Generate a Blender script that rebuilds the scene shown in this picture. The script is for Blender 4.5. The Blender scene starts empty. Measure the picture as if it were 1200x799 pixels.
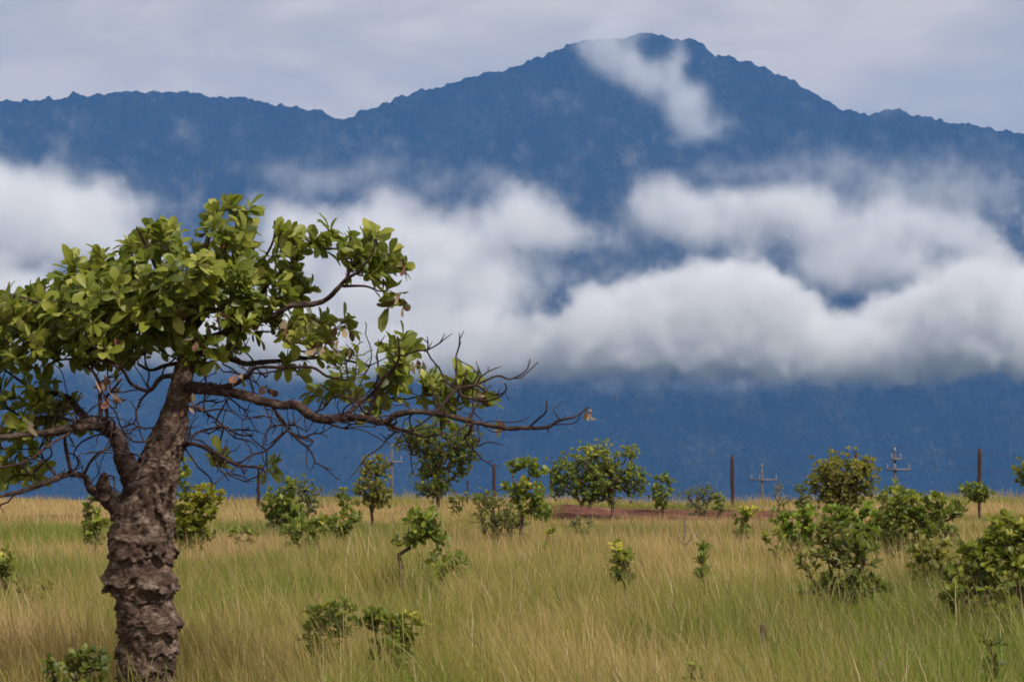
EXPO = 0.0; VSTEP = 1.0
import bpy, math, random
import numpy as np
from mathutils import Vector
SC = bpy.context.scene
COL = SC.collection
R = math.radians
FP = 3403.0          # focal length in pixels of a 1200 px wide frame
CAMZ = 1.6
PITCH = math.atan((490 - 399.5) / FP)
CP, SP = math.cos(PITCH), math.sin(PITCH)

def at(px, py, d):
    """point at forward distance d (along +Y) seen at photo pixel px, py"""
    r, u = (px - 600) / FP, (399.5 - py) / FP
    x, y, z = r, CP - u * SP, SP + u * CP
    k = d / y
    return np.array((x * k, d, CAMZ + z * k))

# ---------------------------------------------------------------- noise (numpy)
def _hash(ix, iy, iz, seed):
    h = (ix * 374761393 + iy * 668265263 + iz * 2147483647 + seed * 144665) & 0xffffffff
    h = ((h ^ (h >> 13)) * 1274126177) & 0xffffffff
    h = ((h ^ (h >> 16)) * 2246822519) & 0xffffffff
    return ((h ^ (h >> 15)) & 0xffff) / 65535.0

def vnoise(x, y, z=0.0, seed=0):
    x = np.asarray(x, float); y = np.asarray(y, float); z = np.zeros_like(x) + z
    fx, fy, fz = np.floor(x), np.floor(y), np.floor(z)
    ix, iy, iz = fx.astype(np.int64), fy.astype(np.int64), fz.astype(np.int64)
    tx, ty, tz = x - fx, y - fy, z - fz
    tx, ty, tz = [t * t * (3 - 2 * t) for t in (tx, ty, tz)]
    out = 0
    for a in (0, 1):
        for b in (0, 1):
            for c in (0, 1):
                w = (tx if a else 1 - tx) * (ty if b else 1 - ty) * (tz if c else 1 - tz)
                out = out + w * _hash(ix + a, iy + b, iz + c, seed)
    return out

def fbm(x, y, z=0.0, octv=4, seed=0, gain=.5):
    s = 0; a = 1; t = 0; x = np.asarray(x, float); y = np.asarray(y, float)
    for k in range(octv):
        s = s + a * vnoise(x * 2 ** k + 17.3 * k, y * 2 ** k + 5.1 * k, np.asarray(z) * 2 ** k, seed + k)
        t += a; a *= gain
    return s / t

# ---------------------------------------------------------------- object helpers
def tag(o, label=None, cat=None, group=None, kind=None):
    if label: o['label'] = label
    if cat: o['category'] = cat
    if group: o['group'] = group
    if kind: o['kind'] = kind
    return o

def mesh_np(name, verts, faces_idx, faces_len, mat=None, parent=None, smooth=False, attrs=None, loc=None):
    """one mesh object from flat arrays"""
    me = bpy.data.meshes.new(name)
    verts = np.asarray(verts, np.float32)
    if loc is not None: verts = verts - np.asarray(loc, np.float32)
    fi = np.asarray(faces_idx, np.int32).ravel(); fl = np.asarray(faces_len, np.int32).ravel()
    me.vertices.add(len(verts)); me.vertices.foreach_set('co', verts.ravel())
    me.loops.add(len(fi)); me.loops.foreach_set('vertex_index', fi)
    me.polygons.add(len(fl))
    st = np.concatenate(([0], np.cumsum(fl)[:-1])).astype(np.int32)
    me.polygons.foreach_set('loop_start', st); me.polygons.foreach_set('loop_total', fl)
    if smooth: me.polygons.foreach_set('use_smooth', np.ones(len(fl), bool))
    me.update(calc_edges=True)
    for k, v in (attrs or {}).items():
        v = np.asarray(v, np.float32)
        if v.ndim == 2:
            a = me.attributes.new(k, 'FLOAT_VECTOR', 'POINT'); a.data.foreach_set('vector', v.ravel())
        else:
            a = me.attributes.new(k, 'FLOAT', 'POINT'); a.data.foreach_set('value', v)
    o = bpy.data.objects.new(name, me)
    if mat: me.materials.append(mat)
    COL.objects.link(o)
    if parent: o.parent = parent
    elif loc is not None: o.location = loc
    return o

def empty(name, loc):
    o = bpy.data.objects.new(name, None); COL.objects.link(o); o.location = loc
    o.empty_display_size = .2
    return o

def grid_mesh(name, X, Y, Z, mat, **k):
    n, m = X.shape
    V = np.stack([X.ravel(), Y.ravel(), Z.ravel()], 1)
    i = np.arange(n * m).reshape(n, m)
    F = np.stack([i[:-1, :-1], i[:-1, 1:], i[1:, 1:], i[1:, :-1]], -1).reshape(-1, 4)
    return mesh_np(name, V, F, np.full(len(F), 4), mat, smooth=True, **k)

# ---------------------------------------------------------------- node helper
class NT:
    def __init__(s, tree): s.t = tree; tree.nodes.clear()
    def n(s, typ, **kw):
        nd = s.t.nodes.new(typ)
        ins = kw.pop('ins', {})
        for k, v in kw.items(): setattr(nd, k, v)
        for k, v in ins.items():
            if hasattr(v, 'is_output') or isinstance(v, bpy.types.NodeSocket): s.t.links.new(v, nd.inputs[k])
            else: nd.inputs[k].default_value = v
        return nd
    def l(s, a, b): s.t.links.new(a, b)
    def math(s, op, a, b=None, c=None, clamp=False):
        nd = s.t.nodes.new('ShaderNodeMath'); nd.operation = op; nd.use_clamp = clamp
        for i, v in enumerate((a, b, c)):
            if v is None: continue
            if isinstance(v, bpy.types.NodeSocket): s.t.links.new(v, nd.inputs[i])
            else: nd.inputs[i].default_value = v
        return nd.outputs[0]
    def ramp(s, fac, stops, interp='LINEAR'):
        nd = s.t.nodes.new('ShaderNodeValToRGB'); cr = nd.color_ramp; cr.interpolation = interp
        while len(cr.elements) < len(stops): cr.elements.new(.5)
        for e, (p, c) in zip(cr.elements, stops):
            e.position = p; e.color = (*c, 1) if len(c) == 3 else c
        s.t.links.new(fac, nd.inputs[0]); return nd.outputs[0]
    def mix(s, fac, a, b, bt='MIX'):
        nd = s.t.nodes.new('ShaderNodeMix'); nd.data_type = 'RGBA'; nd.blend_type = bt
        for i, v in ((0, fac), (6, a), (7, b)):
            if isinstance(v, bpy.types.NodeSocket): s.t.links.new(v, nd.inputs[i])
            else: nd.inputs[i].default_value = v if i == 0 else ((*v, 1) if len(v) == 3 else v)
        return nd.outputs[2]
    def noise(s, scale, detail=3, vec=None, rough=.5, dist=0):
        nd = s.t.nodes.new('ShaderNodeTexNoise')
        nd.inputs['Scale'].default_value = scale; nd.inputs['Detail'].default_value = detail
        nd.inputs['Roughness'].default_value = rough; nd.inputs['Distortion'].default_value = dist
        if vec is not None: s.t.links.new(vec, nd.inputs['Vector'])
        return nd.outputs['Fac']

def material(name):
    m = bpy.data.materials.new(name); m.use_nodes = True
    return m, NT(m.node_tree)

def srgb(r, g, b):
    f = lambda c: (c / 255 / 12.92) if c / 255 <= .04045 else ((c / 255 + .055) / 1.055) ** 2.4
    return (f(r), f(g), f(b))
# ================================================================ camera
cam = bpy.data.cameras.new('camera'); co = bpy.data.objects.new('camera', cam); COL.objects.link(co)
co.location = (0, 0, CAMZ); co.rotation_euler = (R(90) + PITCH, 0, 0)
cam.sensor_width = 36; cam.lens = 36 * FP / 1200; cam.clip_end = 60000; cam.clip_start = .1
SC.camera = co

# ================================================================ sky and sun
SUN_AZ, SUN_EL = 138, 49
w = bpy.data.worlds.new('World'); SC.world = w; w.use_nodes = True
t = NT(w.node_tree)
sky = t.n('ShaderNodeTexSky', sky_type='NISHITA', sun_disc=False, sun_elevation=R(SUN_EL), sun_rotation=R(SUN_AZ),
          air_density=1.3, dust_density=2.0, ozone_density=1.5)
tc = t.n('ShaderNodeTexCoord')
mp = t.n('ShaderNodeMapping', ins={'Vector': tc.outputs['Generated'], 'Scale': (1, 1, 2.6), 'Location': (.35, .1, .2)})
n1 = t.noise(7, 6, mp.outputs[0], .56, .5)
n2 = t.noise(26, 4, mp.outputs[0], .5, .2)
nn = t.math('ADD', t.math('MULTIPLY', n1, .8), t.math('MULTIPLY', n2, .2))
cl = t.ramp(nn, [(.40, (4.25, 4.0, 3.85)), (.46, (4.8, 4.4, 4.05)), (.52, (5.4, 4.8, 4.3)), (.59, (6.6, 5.7, 4.9))])
skyc = t.mix(.93, sky.outputs[0], cl)
bg = t.n('ShaderNodeBackground', ins={'Color': skyc, 'Strength': .14})
t.l(bg.outputs[0], t.n('ShaderNodeOutputWorld').inputs[0])

sl = bpy.data.lights.new('sun', 'SUN'); so = bpy.data.objects.new('sun', sl); COL.objects.link(so)
sd = Vector((math.sin(R(SUN_AZ)) * math.cos(R(SUN_EL)), math.cos(R(SUN_AZ)) * math.cos(R(SUN_EL)), math.sin(R(SUN_EL))))
so.rotation_euler = sd.to_track_quat('Z', 'Y').to_euler(); so.location = (0, 0, 40)
sl.energy = 4.1; sl.angle = R(3); sl.color = (1, .93, .82)

# ================================================================ mountains
RIDGE = [(-1400, 150), (-1000, 118), (-600, 135), (-300, 112), (0, 119), (60, 117), (110, 110), (150, 108), (200, 107), (250, 113), (300, 118), (350, 126), (380, 133), (402, 141), (430, 130), (470, 113),
         (520, 100), (560, 88), (600, 80), (640, 64), (668, 50), (700, 44), (725, 45), (748, 40), (764, 37), (780, 42), (792, 47), (812, 46), (840, 65),
         (870, 73), (900, 84), (930, 98), (960, 114), (985, 129), (1010, 133), (1040, 130), (1060, 132), (1100, 142), (1150, 150), (1200, 158),
         (1400, 190), (1700, 240), (2100, 260), (2600, 330)]
def build_mountain():
    D0 = 8000.
    rx = np.array([at(p, q, D0)[0] for p, q in RIDGE]); rz = np.array([at(p, q, D0)[2] for p, q in RIDGE])
    xs = np.concatenate([np.arange(-4400, -1700, 25), np.arange(-1700, 1700, 4.5), np.arange(1700, 4401, 25)])
    # v: 0 at the foot (y=4800) .. 1 at the ridge (y about 8000) .. 1.35 behind it
    v = np.concatenate([np.linspace(0, 1, 420), np.linspace(1, 1.4, 20)[1:]])
    X, V = np.meshgrid(xs, v)
    H = np.interp(X, rx, rz)
    H = H - 15 * (fbm(X / 260, X * 0 + .5, octv=3, seed=4) - .5)
    yr = 8000 + 160 * np.sin(X / 900.) * 0
    Y = 6500 + (yr - 6500) * V
    z0 = -192.
    prof = np.where(V <= 1, (.30 * V + .70 * V ** 2.1), 1 - (V - 1) * 1.1)
    Z = z0 + (H - z0) * prof
    # spurs and ravines running down the slope
    warp = 220 * (fbm(X / 700, Y / 900, octv=3, seed=9) - .5)
    rv = fbm((X + warp + .15 * (Y - 8000)) / 330, Y / 1500, octv=4, seed=21)
    rid = 1 - np.abs(rv * 2 - 1) * 2
    env = np.clip(V * (1.0 - V) * 4, 0, 1) ** .8
    Z = Z + env * (150 * (rid - .6) + 90 * (fbm(X / 500, Y / 500, octv=3, seed=33) - .5))
    # keep below the skyline as seen from the plain
    lim = CAMZ + (H - CAMZ) * (Y / yr) - 4
    Z = np.where(V < .995, np.minimum(Z, lim), Z)
    # tree canopy
    can = fbm(X / 22, Y / 30, octv=3, seed=5)
    big = np.clip(vnoise(X / 21, Y / 34, seed=8) - .5, 0, 1) * 17
    Z = Z + 20 * (can - .5) + 1.3 * big * np.clip(can, 0, 1) + 11 * np.clip(vnoise(X / 13, Y / 22, seed=15) - .45, 0, 1) + 6 * (vnoise(X / 7.5, Y / 14, seed=12) - .5)
    m, t = material('forest slope')
    g = t.n('ShaderNodeNewGeometry')
    mp = t.n('ShaderNodeMapping', ins={'Vector': g.outputs['Position'], 'Scale': (1, .5, 1)})
    a = t.noise(1 / 16, 4, mp.outputs[0], .65); b = t.noise(1 / 130, 4, mp.outputs[0], .6)
    vor = t.n('ShaderNodeTexVoronoi', ins={'Vector': mp.outputs[0], 'Scale': 1 / 13})
    mixv = t.math('ADD', t.math('MULTIPLY', a, .6), t.math('MULTIPLY', b, .4))
    c = t.ramp(mixv, [(.38, (.003, .004, .003)), (.5, (.009, .012, .006)), (.60, (.030, .032, .016)), (.72, (.10, .09, .055))])
    bmp = t.n('ShaderNodeBump', ins={'Height': t.math('ADD', a, t.math('MULTIPLY', vor.outputs['Distance'], -.9)), 'Strength': 1, 'Distance': 14})
    p = t.n('ShaderNodeBsdfPrincipled', ins={'Base Color': c, 'Roughness': 1, 'Normal': bmp.outputs[0]})
    p.inputs['Specular IOR Level'].default_value = 0
    t.l(p.outputs[0], t.n('ShaderNodeOutputMaterial').inputs[0])
    o = grid_mesh('mountain', X, Y, Z, m)
    tag(o, kind='structure')
build_mountain()

def ground_z(x, y):
    x = np.asarray(x, float); y = np.asarray(y, float)
    bump = .10 * (fbm(x / 3.1, y / 3.1, octv=3, seed=3) - .5)
    z = bump * np.clip(1.2 - y / 70, .15, 1)
    # low red earth bank near the crest
    bank = np.exp(-((y - 47.0) / 1.6) ** 2) * (.10 + .20 * fbm(x / 2.3, y / 2, octv=3, seed=13))
    z = z + bank * dirt_mask(x)
    z = z - .10 * np.clip((y - 43) / 8, 0, 1)
    far = np.clip(y - 50.5, 0, None)
    fall = np.where(far < 30, far ** 2 / 60 * .045, 15 * .045 + (far - 30) * .045)
    z = z - np.minimum(fall, 190)
    z = z + .22 * (vnoise(x / 4.2, y / 9., seed=77) - .5) * np.clip((y - 42) / 8, 0, 1) * (y < 120) + np.where(y > 200, 3 * (fbm(x / 150, y / 150, octv=3, seed=14) - .5), 0)
    return z

def dirt_mask(x):
    x = np.asarray(x, float)
    s = lambda a, b, v: np.clip((v - a) / (b - a), 0, 1)
    m1 = s(-.3, .9, x) * (1 - s(4.7, 6.4, x))
    m2 = (1 - s(-7.0, -6.2, x)) * .6
    return np.clip(m1 + m2, 0, 1)

def build_ground():
    ys = np.concatenate([np.arange(-30, 8, 2), np.arange(8, 62, .35), np.geomspace(62, 9500, 120)])
    xs0 = np.concatenate([-np.geomspace(14, 9000, 60)[::-1], np.arange(-13.5, 14, .35), np.geomspace(14, 9000, 60)])
    X, Y = np.meshgrid(xs0, ys)
    Z = ground_z(X, Y)
    m, t = material('savanna ground')
    g = t.n('ShaderNodeNewGeometry')
    pos = g.outputs['Position']
    a = t.noise(2.2, 6, pos, .65); b = t.noise(.35, 4, pos, .6)
    soil = t.ramp(a, [(.3, (.10, .055, .025)), (.55, (.17, .11, .045)), (.75, (.22, .16, .07))])
    red = t.ramp(a, [(.32, (.045, .018, .014)), (.48, (.105, .042, .032)), (.6, (.15, .07, .045)), (.72, (.22, .13, .085))])
    at_ = t.n('ShaderNodeAttribute', attribute_name='dirt')
    c = t.mix(at_.outputs['Fac'], soil, red)
    sep = t.n('ShaderNodeSeparateXYZ', ins={0: pos})
    far = t.math('MULTIPLY', t.math('SUBTRACT', sep.outputs[1], 70), 1 / 60., clamp=True)
    forest = t.ramp(t.noise(1 / 30, 5, pos, .7), [(.35, (.012, .02, .01)), (.65, (.07, .08, .03))])
    c = t.mix(far, c, forest)
    bmp = t.n('ShaderNodeBump', ins={'Height': a, 'Strength': .6, 'Distance': .06})
    p = t.n('ShaderNodeBsdfPrincipled', ins={'Base Color': c, 'Roughness': 1, 'Normal': bmp.outputs[0]})
    p.inputs['Specular IOR Level'].default_value = .1
    t.l(p.outputs[0], t.n('ShaderNodeOutputMaterial').inputs[0])
    d = (dirt_mask(X) * np.exp(-((Y - 45.6) / 3.4) ** 4)).ravel()
    o = grid_mesh('ground', X, Y, Z, m, attrs={'dirt': d})
    tag(o, kind='structure')
build_ground()

# ================================================================ air: haze and low cloud
def box(name, a, b):
    x0, y0, z0 = a; x1, y1, z1 = b
    V = [(x0, y0, z0), (x1, y0, z0), (x1, y1, z0), (x0, y1, z0), (x0, y0, z1), (x1, y0, z1), (x1, y1, z1), (x0, y1, z1)]
    F = [(0, 3, 2, 1), (4, 5, 6, 7), (0, 1, 5, 4), (1, 2, 6, 5), (2, 3, 7, 6), (3, 0, 4, 7)]
    return mesh_np(name, V, F, [4] * 6)
HAZE_D = 0.5 / 8000 * 1.24
def build_haze():
    o = box('haze', (-9200, -60, -200), (9200, 9700, 1120))
    m, t = material('haze'); m.cycles.homogeneous_volume = True
    v = t.n('ShaderNodeVolumePrincipled', ins={'Color': HAZE_COL, 'Density': HAZE_D, 'Anisotropy': 0.0})
    t.l(v.outputs[0], t.n('ShaderNodeOutputMaterial').inputs['Volume'])
    o.data.materials.append(m); tag(o, kind='stuff')
HAZE_COL = (.155, .405, .96, 1)

def cloud(name, label, puffs, D, bounds, vox, dens, scale, amp, thr, soft, seed, flat_base=None):
    """a body of mist: a voxel field summed from soft ellipsoids and eroded by noise, its density even inside and feathered at the rim
    puffs: (px, py, rx, ry, depth offset m, weight)"""
    ng = bpy.data.node_groups.new(name + ' field', 'GeometryNodeTree')
    ng.interface.new_socket('Geometry', in_out='OUTPUT', socket_type='NodeSocketGeometry')
    g = NT(ng)
    pos = g.n('GeometryNodeInputPosition').outputs[0]
    def vm(op, a, b):
        nd = g.t.nodes.new('ShaderNodeVectorMath'); nd.operation = op
        for i, v in enumerate((a, b)):
            if v is None: continue
            if isinstance(v, bpy.types.NodeSocket): g.l(v, nd.inputs[i])
            else: nd.inputs[i].default_value = v
        return nd
    off = vm('ADD', pos, (seed * 913., seed * 377., 0)).outputs[0]
    # domain warp
    wn = g.n('ShaderNodeTexNoise', ins={'Vector': off, 'Scale': 1 / (scale * 1.6), 'Detail': 3.0})
    wv = vm('SCALE', vm('SUBTRACT', wn.outputs['Color'], (.5, .5, .5)).outputs[0], None)
    wv.inputs['Scale'].default_value = scale * .55
    wpos = vm('ADD', pos, wv.outputs[0]).outputs[0]
    tot = None
    for (px, py, rx, ry, dy, wgt) in puffs:
        c = at(px, py, D + dy); k = (D + dy) / FP
        q = vm('MULTIPLY', vm('SUBTRACT', wpos, tuple(c)).outputs[0], (1 / (rx * k), 1 / (ry * k * 1.9 + 40), 1 / (ry * k)))
        ln = vm('DOT_PRODUCT', q.outputs[0], q.outputs[0]).outputs['Value']
        e = g.math('MULTIPLY', g.math('EXPONENT', g.math('MULTIPLY', ln, -1.1)), wgt)
        tot = e if tot is None else g.math('ADD', tot, e)
    f1 = g.n('ShaderNodeTexNoise', ins={'Vector': vm('ADD', off, wv.outputs[0]).outputs[0], 'Scale': 1 / scale, 'Detail': 6.0, 'Roughness': .64}).outputs[0]
    s = g.math('ADD', tot, g.math('MULTIPLY', g.math('SUBTRACT', f1, .5), amp))
    if flat_base is not None:
        z0, z1 = flat_base
        sep = g.n('ShaderNodeSeparateXYZ', ins={0: pos})
        fn = g.n('ShaderNodeTexNoise', ins={'Vector': off, 'Scale': 1 / 90., 'Detail': 4.0}).outputs[0]
        zz = g.math('ADD', sep.outputs[2], g.math('MULTIPLY', g.math('SUBTRACT', fn, .5), -130))
        fb = g.math('MULTIPLY', g.math('SUBTRACT', zz, z0), 1 / (z1 - z0), clamp=True)
        s = g.math('ADD', s, g.math('MULTIPLY', g.math('SUBTRACT', fb, 1), 1.2))
    d = g.math('MULTIPLY', g.math('SUBTRACT', s, thr), 1 / soft, clamp=True)
    d = g.math('MULTIPLY', d, g.math('POWER', d, .6))
    f2 = g.n('ShaderNodeTexNoise', ins={'Vector': vm('ADD', off, wv.outputs[0]).outputs[0], 'Scale': 1 / (scale * .45), 'Detail': 3.0, 'Roughness': .6}).outputs[0]
    d = g.math('MULTIPLY', d, g.math('MULTIPLY_ADD', f2, 2.6, -.5, clamp=False))
    d = g.math('MAXIMUM', d, 0)
    lo, hi = bounds
    vc = g.n('GeometryNodeVolumeCube', ins={'Density': d, 'Min': lo, 'Max': hi,
             'Resolution X': max(4, int((hi[0] - lo[0]) / vox)), 'Resolution Y': max(4, int((hi[1] - lo[1]) / (vox * 1.5))), 'Resolution Z': max(4, int((hi[2] - lo[2]) / vox))})
    m, t = material(name)
    v = t.n('ShaderNodeVolumePrincipled', ins={'Color': CLOUD_COL, 'Density': dens, 'Anisotropy': CLOUD_G})
    v.inputs['Density Attribute'].default_value = 'density'
    t.l(v.outputs[0], t.n('ShaderNodeOutputMaterial').inputs['Volume'])
    sm = g.n('GeometryNodeSetMaterial', ins={'Geometry': vc.outputs[0], 'Material': m})
    g.l(sm.outputs[0], g.n('NodeGroupOutput').inputs[0])
    me = bpy.data.meshes.new(name); o = bpy.data.objects.new(name, me); COL.objects.link(o)
    me.materials.append(m)
    md = o.modifiers.new('field', 'NODES'); md.node_group = ng
    tag(o, label, kind='stuff')
    return o
CLOUD_COL = (.985, .99, 1.0, 1); CLOUD_G = -.05
build_haze()
BD = 4300.
cloud('cloud_bank', None, [
    (10, 250, 120, 60, 300, 1.15), (10, 212, 60, 30, 330, .8), (120, 235, 60, 26, 340, .7), (110, 275, 80, 48, 330, .95), (170, 300, 50, 32, 340, .8), (-130, 250, 120, 90, 300, 1), (60, 375, 150, 48, 200, .85), (-80, 360, 150, 60, 200, 1),
    (345, 255, 60, 42, 380, .75), (440, 262, 75, 46, 350, .9), (520, 285, 90, 50, 350, 1.05), (610, 240, 55, 44, 350, 1.15), (655, 270, 40, 30, 350, .8), (320, 310, 60, 50, 350, .9), (400, 325, 80, 40, 340, .85), (230, 385, 120, 46, 200, 1.15), (100, 395, 110, 44, 200, 1.1), (0, 390, 100, 40, 200, 1.0), (320, 400, 90, 44, 200, 1.1),
    (470, 335, 120, 40, 250, .75), (590, 340, 80, 34, 200, .85), (680, 322, 50, 16, 250, .5), (560, 310, 50, 30, 300, .6), (420, 395, 130, 44, 150, 1.1), (550, 385, 90, 40, 100, .85), (620, 400, 80, 42, 50, .95), (520, 425, 180, 30, 60, 1.0), (820, 438, 420, 22, 0, .8),
    (770, 245, 52, 46, 380, 1.0), (845, 262, 75, 46, 350, 1.1), (930, 250, 60, 40, 350, .9), (1010, 275, 90, 48, 300, 1.1), (1100, 270, 70, 40, 300, .95), (1150, 290, 40, 28, 300, .8),
    (700, 285, 50, 24, 350, .55), (960, 320, 80, 26, 250, .85), (1060, 320, 80, 26, 250, .8),
    ], BD, ((-1150, BD - 120, 5), (1150, BD + 760, 480)), 7.5, .026, 82., 4.0, .52, 1.0, 1, flat_base=(-22, 80))
cloud('low_cloud', None, [
    (700, 385, 62, 44, 0, 1.0), (752, 362, 48, 42, -50, 1.0), (825, 335, 38, 40, -80, 1.25), (885, 345, 44, 40, -80, 1.2), (925, 375, 44, 44, -60, 1.0), (800, 400, 150, 46, -80, 1.15), (940, 415, 90, 36, 0, .9),
    (1010, 385, 60, 42, 60, .8), (1085, 375, 52, 44, 0, .95), (1150, 350, 60, 50, -50, 1.25), (1180, 400, 110, 50, -50, 1.15), (1310, 340, 120, 80, 0, 1), (1040, 420, 110, 34, 0, .95),
    (600, 420, 90, 30, 60, .8), (480, 425, 120, 28, 100, .7),
    ], BD, ((-500, BD - 330, 5), (1150, BD + 300, 330)), 6.0, .034, 58., 3.6, .50, .50, 5, flat_base=(-22, 70))
cloud('mist_veil', None, [
    (60, 215, 130, 26, 0, .7), (430, 205, 120, 30, 0, .8), (560, 215, 90, 26, 0, .6), (500, 330, 140, 30, 0, .9), (640, 310, 120, 26, 0, .7), (700, 330, 60, 18, 0, .5), (830, 205, 110, 26, 0, .8), (960, 195, 80, 30, 0, .7), (1060, 225, 120, 46, 0, .9), (1160, 220, 90, 50, 0, .7),
    (200, 250, 60, 40, 0, .5), (880, 310, 120, 24, 0, .9), (1180, 300, 60, 30, 0, .5), (360, 215, 60, 26, 0, .7), (640, 450, 600, 16, 0, .55), (900, 448, 200, 14, 0, .5), (300, 440, 250, 14, 0, .4)
    ], 5300., ((-1300, 5300 - 150, -70), (1300, 5300 + 150, 560)), 9., .0085, 60., 3.6, .45, 1.1, 3)
cloud('summit_cloud', None, [
    (712, 62, 40, 26, 0, 1.1), (748, 86, 44, 24, 0, 1.15), (785, 108, 40, 28, 0, 1.15), (815, 135, 34, 28, 0, 1.1), (690, 52, 26, 16, 0, .8), (798, 62, 18, 24, 0, .8), (725, 30, 40, 16, 0, .6), (850, 150, 50, 22, 0, .45), (735, 30, 50, 18, 0, .6), (800, 170, 60, 26, 0, .5),
    (540, 110, 60, 14, 0, .35), (560, 185, 40, 26, 0, .45), (450, 170, 50, 22, 0, .5), (340, 185, 50, 22, 0, .5),
    (180, 172, 26, 12, 0, .6), (205, 190, 24, 10, 0, .5), (285, 190, 30, 16, 0, .45), (0, 165, 40, 14, 0, .4), (1010, 185, 60, 16, 0, .55), (1110, 190, 80, 30, 0, .5),
    ], 6350., ((-1350, 6350 - 170, 380), (1350, 6350 + 170, 1010)), 10., .016, 62., 3.0, .50, 1.0, 2)
# ================================================================ plant materials
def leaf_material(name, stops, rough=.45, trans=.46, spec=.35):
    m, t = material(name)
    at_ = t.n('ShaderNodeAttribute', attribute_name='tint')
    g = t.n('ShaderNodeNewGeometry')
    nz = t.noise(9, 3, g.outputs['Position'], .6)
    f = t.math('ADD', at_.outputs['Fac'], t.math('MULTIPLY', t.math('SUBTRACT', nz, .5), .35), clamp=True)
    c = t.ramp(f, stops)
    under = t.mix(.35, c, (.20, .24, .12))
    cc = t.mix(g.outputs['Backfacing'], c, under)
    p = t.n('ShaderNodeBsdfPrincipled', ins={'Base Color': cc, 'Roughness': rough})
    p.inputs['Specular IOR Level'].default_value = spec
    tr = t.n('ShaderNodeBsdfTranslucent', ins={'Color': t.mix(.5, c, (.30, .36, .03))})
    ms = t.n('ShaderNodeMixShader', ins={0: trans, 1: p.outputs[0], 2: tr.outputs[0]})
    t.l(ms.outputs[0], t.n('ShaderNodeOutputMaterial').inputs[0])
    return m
LM = {
 'main': leaf_material('sandpaper tree leaf', [(0, (0.057, 0.081, 0.015)), (.35, (0.145, 0.183, 0.026)), (.65, (0.264, 0.293, 0.044)), (1, (0.452, 0.439, 0.110))], .42, .42),
 'green': leaf_material('green leaf', [(0, (0.055, 0.095, 0.020)), (.45, (0.155, 0.211, 0.032)), (.8, (0.323, 0.348, 0.048)), (1, (0.630, 0.576, 0.081))]),
 'dark': leaf_material('dark leaf', [(0, (0.045, 0.073, 0.018)), (.5, (0.127, 0.161, 0.030)), (.85, (0.281, 0.286, 0.051)), (1, (0.562, 0.441, 0.085))]),
 'olive': leaf_material('olive leaf', [(0, (0.076, 0.091, 0.021)), (.5, (0.214, 0.204, 0.042)), (.85, (0.401, 0.342, 0.068)), (1, (0.630, 0.478, 0.108))]),
 'bright': leaf_material('bright leaf', [(0, (0.050, 0.097, 0.013)), (.45, (0.137, 0.230, 0.022)), (.8, (0.274, 0.363, 0.039)), (1, (0.499, 0.460, 0.054))]),
 'yellow': leaf_material('yellow leaf', [(0, (0.052, 0.080, 0.009)), (.45, (0.175, 0.210, 0.018)), (.8, (0.350, 0.330, 0.027)), (1, (0.618, 0.460, 0.045))]),
 'grey': leaf_material('grey green leaf', [(0, (0.052, 0.069, 0.040)), (.5, (0.127, 0.161, 0.086)), (1, (0.253, 0.276, 0.149))]),
 'dead': leaf_material('dried leaf', [(0, (.045, .018, .015)), (.6, (.13, .055, .042)), (1, (.36, .21, .16))], .7, .12, .2),
}

def bark_material(name, a, b, c, sc=14, bump=.5):
    m, t = material(name)
    g = t.n('ShaderNodeNewGeometry')
    mp = t.n('ShaderNodeMapping', ins={'Vector': g.outputs['Position'], 'Scale': (1, 1, 1.7)})
    n1 = t.noise(sc, 7, mp.outputs[0], .72); n2 = t.noise(sc * 4.2, 5, mp.outputs[0], .7)
    f = t.math('ADD', t.math('MULTIPLY', n1, .6), t.math('MULTIPLY', n2, .4))
    col = t.ramp(f, [(.36, a), (.5, b), (.64, c)])
    bm = t.n('ShaderNodeBump', ins={'Height': f, 'Strength': bump, 'Distance': .02})
    p = t.n('ShaderNodeBsdfPrincipled', ins={'Base Color': col, 'Roughness': .95, 'Normal': bm.outputs[0]})
    p.inputs['Specular IOR Level'].default_value = .15
    t.l(p.outputs[0], t.n('ShaderNodeOutputMaterial').inputs[0])
    return m
BARK = bark_material('shaggy grey brown bark', (.014, .008, .007), (.080, .052, .041), (.29, .23, .19), 9, .9)
LIMB = bark_material('shade-darkened limb bark', (.012, .007, .007), (.050, .032, .029), (.17, .125, .105), 12, .8)  # darker version of the trunk bark: shade put into the limb colour
TWIG = bark_material('twig bark', (.014, .009, .010), (.042, .026, .026), (.11, .07, .062), 20)
STEM = bark_material('shrub stem bark', (.030, .020, .014), (.10, .07, .05), (.24, .18, .13), 25)
WOOD = bark_material('weathered fence wood', (.018, .010, .012), (.055, .030, .030), (.12, .075, .065), 30)
DEADW = bark_material('dead grey wood', (.04, .03, .025), (.14, .11, .09), (.30, .25, .21), 30)

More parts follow.
